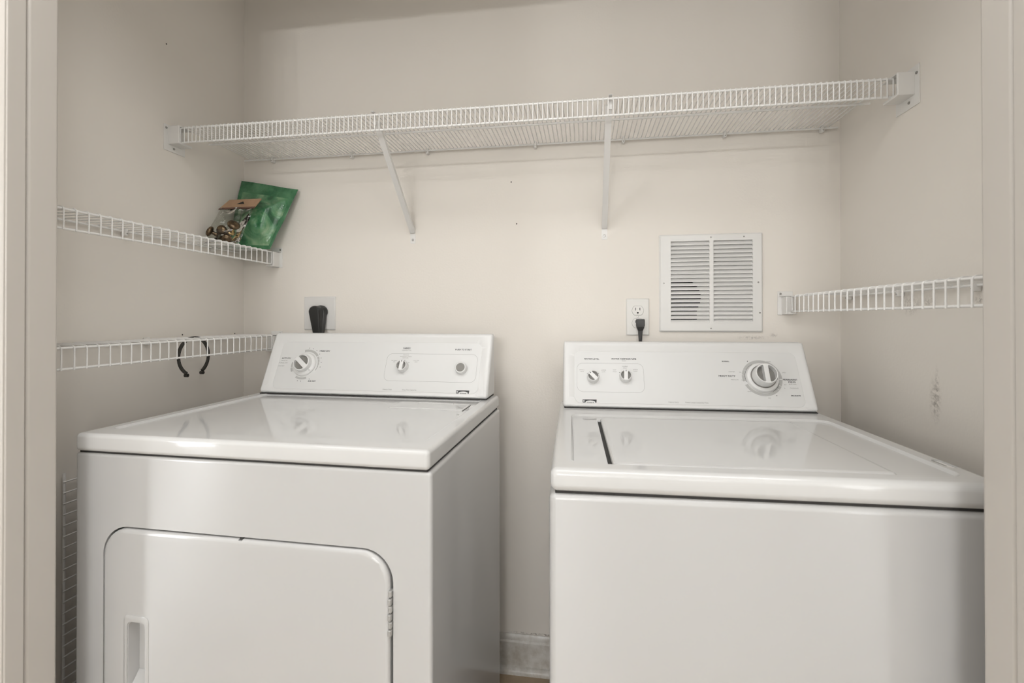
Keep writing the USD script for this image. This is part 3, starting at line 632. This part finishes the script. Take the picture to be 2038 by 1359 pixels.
# the flat seal round the filling is a part of its own
fi = np.arange(len(pm.faces)); nu, nv = 30, 36
def inner(k): 
    if k >= 4*nu*nv: return False
    q = k//4; i, j = q % nu, q//nu; return 2 <= i < nu-2 and 2 <= j < nv-6
mask = np.array([inner(k) for k in fi])
def sub(mk):
    m = trimesh.Trimesh(pm.vertices, pm.faces[mk], process=False); m.remove_unreferenced_vertices(); return m
obj('filling', sub(mask), 'green_film', t, smooth=True)
obj('seal', sub(~mask), 'green_seal', t, smooth=True, label='flat darker green seal round the pouch')

t = thing('hardware_bag', 'small clear bag with brown card header in front of the green pouch', 'bag')
SB = [(.004, -.196, ZS+.0005), (.098, -.150, ZS+.0005), (.1185, -.104, 1.4965), (.0200, -.130, 1.4905)]
sm, sn = sheet(SB, 18, 22, .030, .04, .0008, 9, .3)
obj('clear_film', sm, 'clear_film', t, smooth=True)
A = np.array(SB); TL, TR = A[3], A[2]; upv = np.array([.012, .016, .030]); 
hdr = [TL - (TR-TL)*.03, TR + (TR-TL)*.03, TR + (TR-TL)*.03 + upv, TL + (TR-TL)*.05 + upv*.98]
def slab(q, th):
    q = np.array(q); nr = np.cross(q[1]-q[0], q[3]-q[0]); nr /= np.linalg.norm(nr); return hull(np.vstack([q + nr*th/2, q - nr*th/2])), nr
sl, hn = slab(hdr, .0030); cd = obj('header_card', sl, 'card', t, label='folded brown card header')
h_ = np.array(hdr)
pt = lambda a, b: (1-b)*((1-a)*h_[0] + a*h_[1]) + b*((1-a)*h_[3] + a*h_[2])
obj('hang_hole', hull(np.vstack([np.array([pt(.37, .40), pt(.60, .42), pt(.50, .72)]) + hn*s_ for s_ in (.0013, .0019)])), 'slot_black', cd)
obj('card_edge', slab([pt(-.01, -.16), pt(.99, -.16), pt(1, .02), pt(0, .02)], .0034)[0], 'card_edge', cd, label='dark printed edge of the card')
# bronze cabinet knobs inside the bag
def cabinet_knob(label, c, d, s=1.0):
    t = thing('cabinet_knob', label, 'knob', group='bronze knobs in the clear bag')
    R = trimesh.geometry.align_vectors([0, 0, 1], np.array(d)/np.linalg.norm(d)); R[:3, 3] = c
    obj('head', at(lathe([(0, .018*s), (.006*s, .0178*s), (.0115*s, .0155*s), (.0135*s, .012*s), (.0125*s, .0085*s), (.008*s, .006*s), (0, .005*s)], 28), R), 'bronze', t, smooth=50)
    obj('stem', at(lathe([(0, .007*s), (.0052*s, .007*s), (.0045*s, 0), (.0065*s, -.008*s), (.009*s, -.010*s), (.009*s, -.0125*s), (0, -.0125*s)], 20), R), 'brass' if s > 1.3 else 'bronze', t)
PT = lambda a, b, h: (1-b)*((1-a)*A[0] + a*A[1]) + b*((1-a)*A[3] + a*A[2]) + sn*h
cabinet_knob('largest bronze knob, brass stemmed, topmost in the clear bag', PT(.66, .40, .006), (.55, -.35, .55), 1.4)
cabinet_knob('bronze knob leftmost in the clear bag', PT(.24, .26, .006), (-.6, -.4, .35), 1.25)
cabinet_knob('bronze knob in the middle of the clear bag', PT(.44, .34, .004), (.2, -.75, .1), 1.15)
cabinet_knob('bronze knob lowest and rightmost in the clear bag', PT(.62, .16, .005), (.5, -.6, -.3), 1.1)
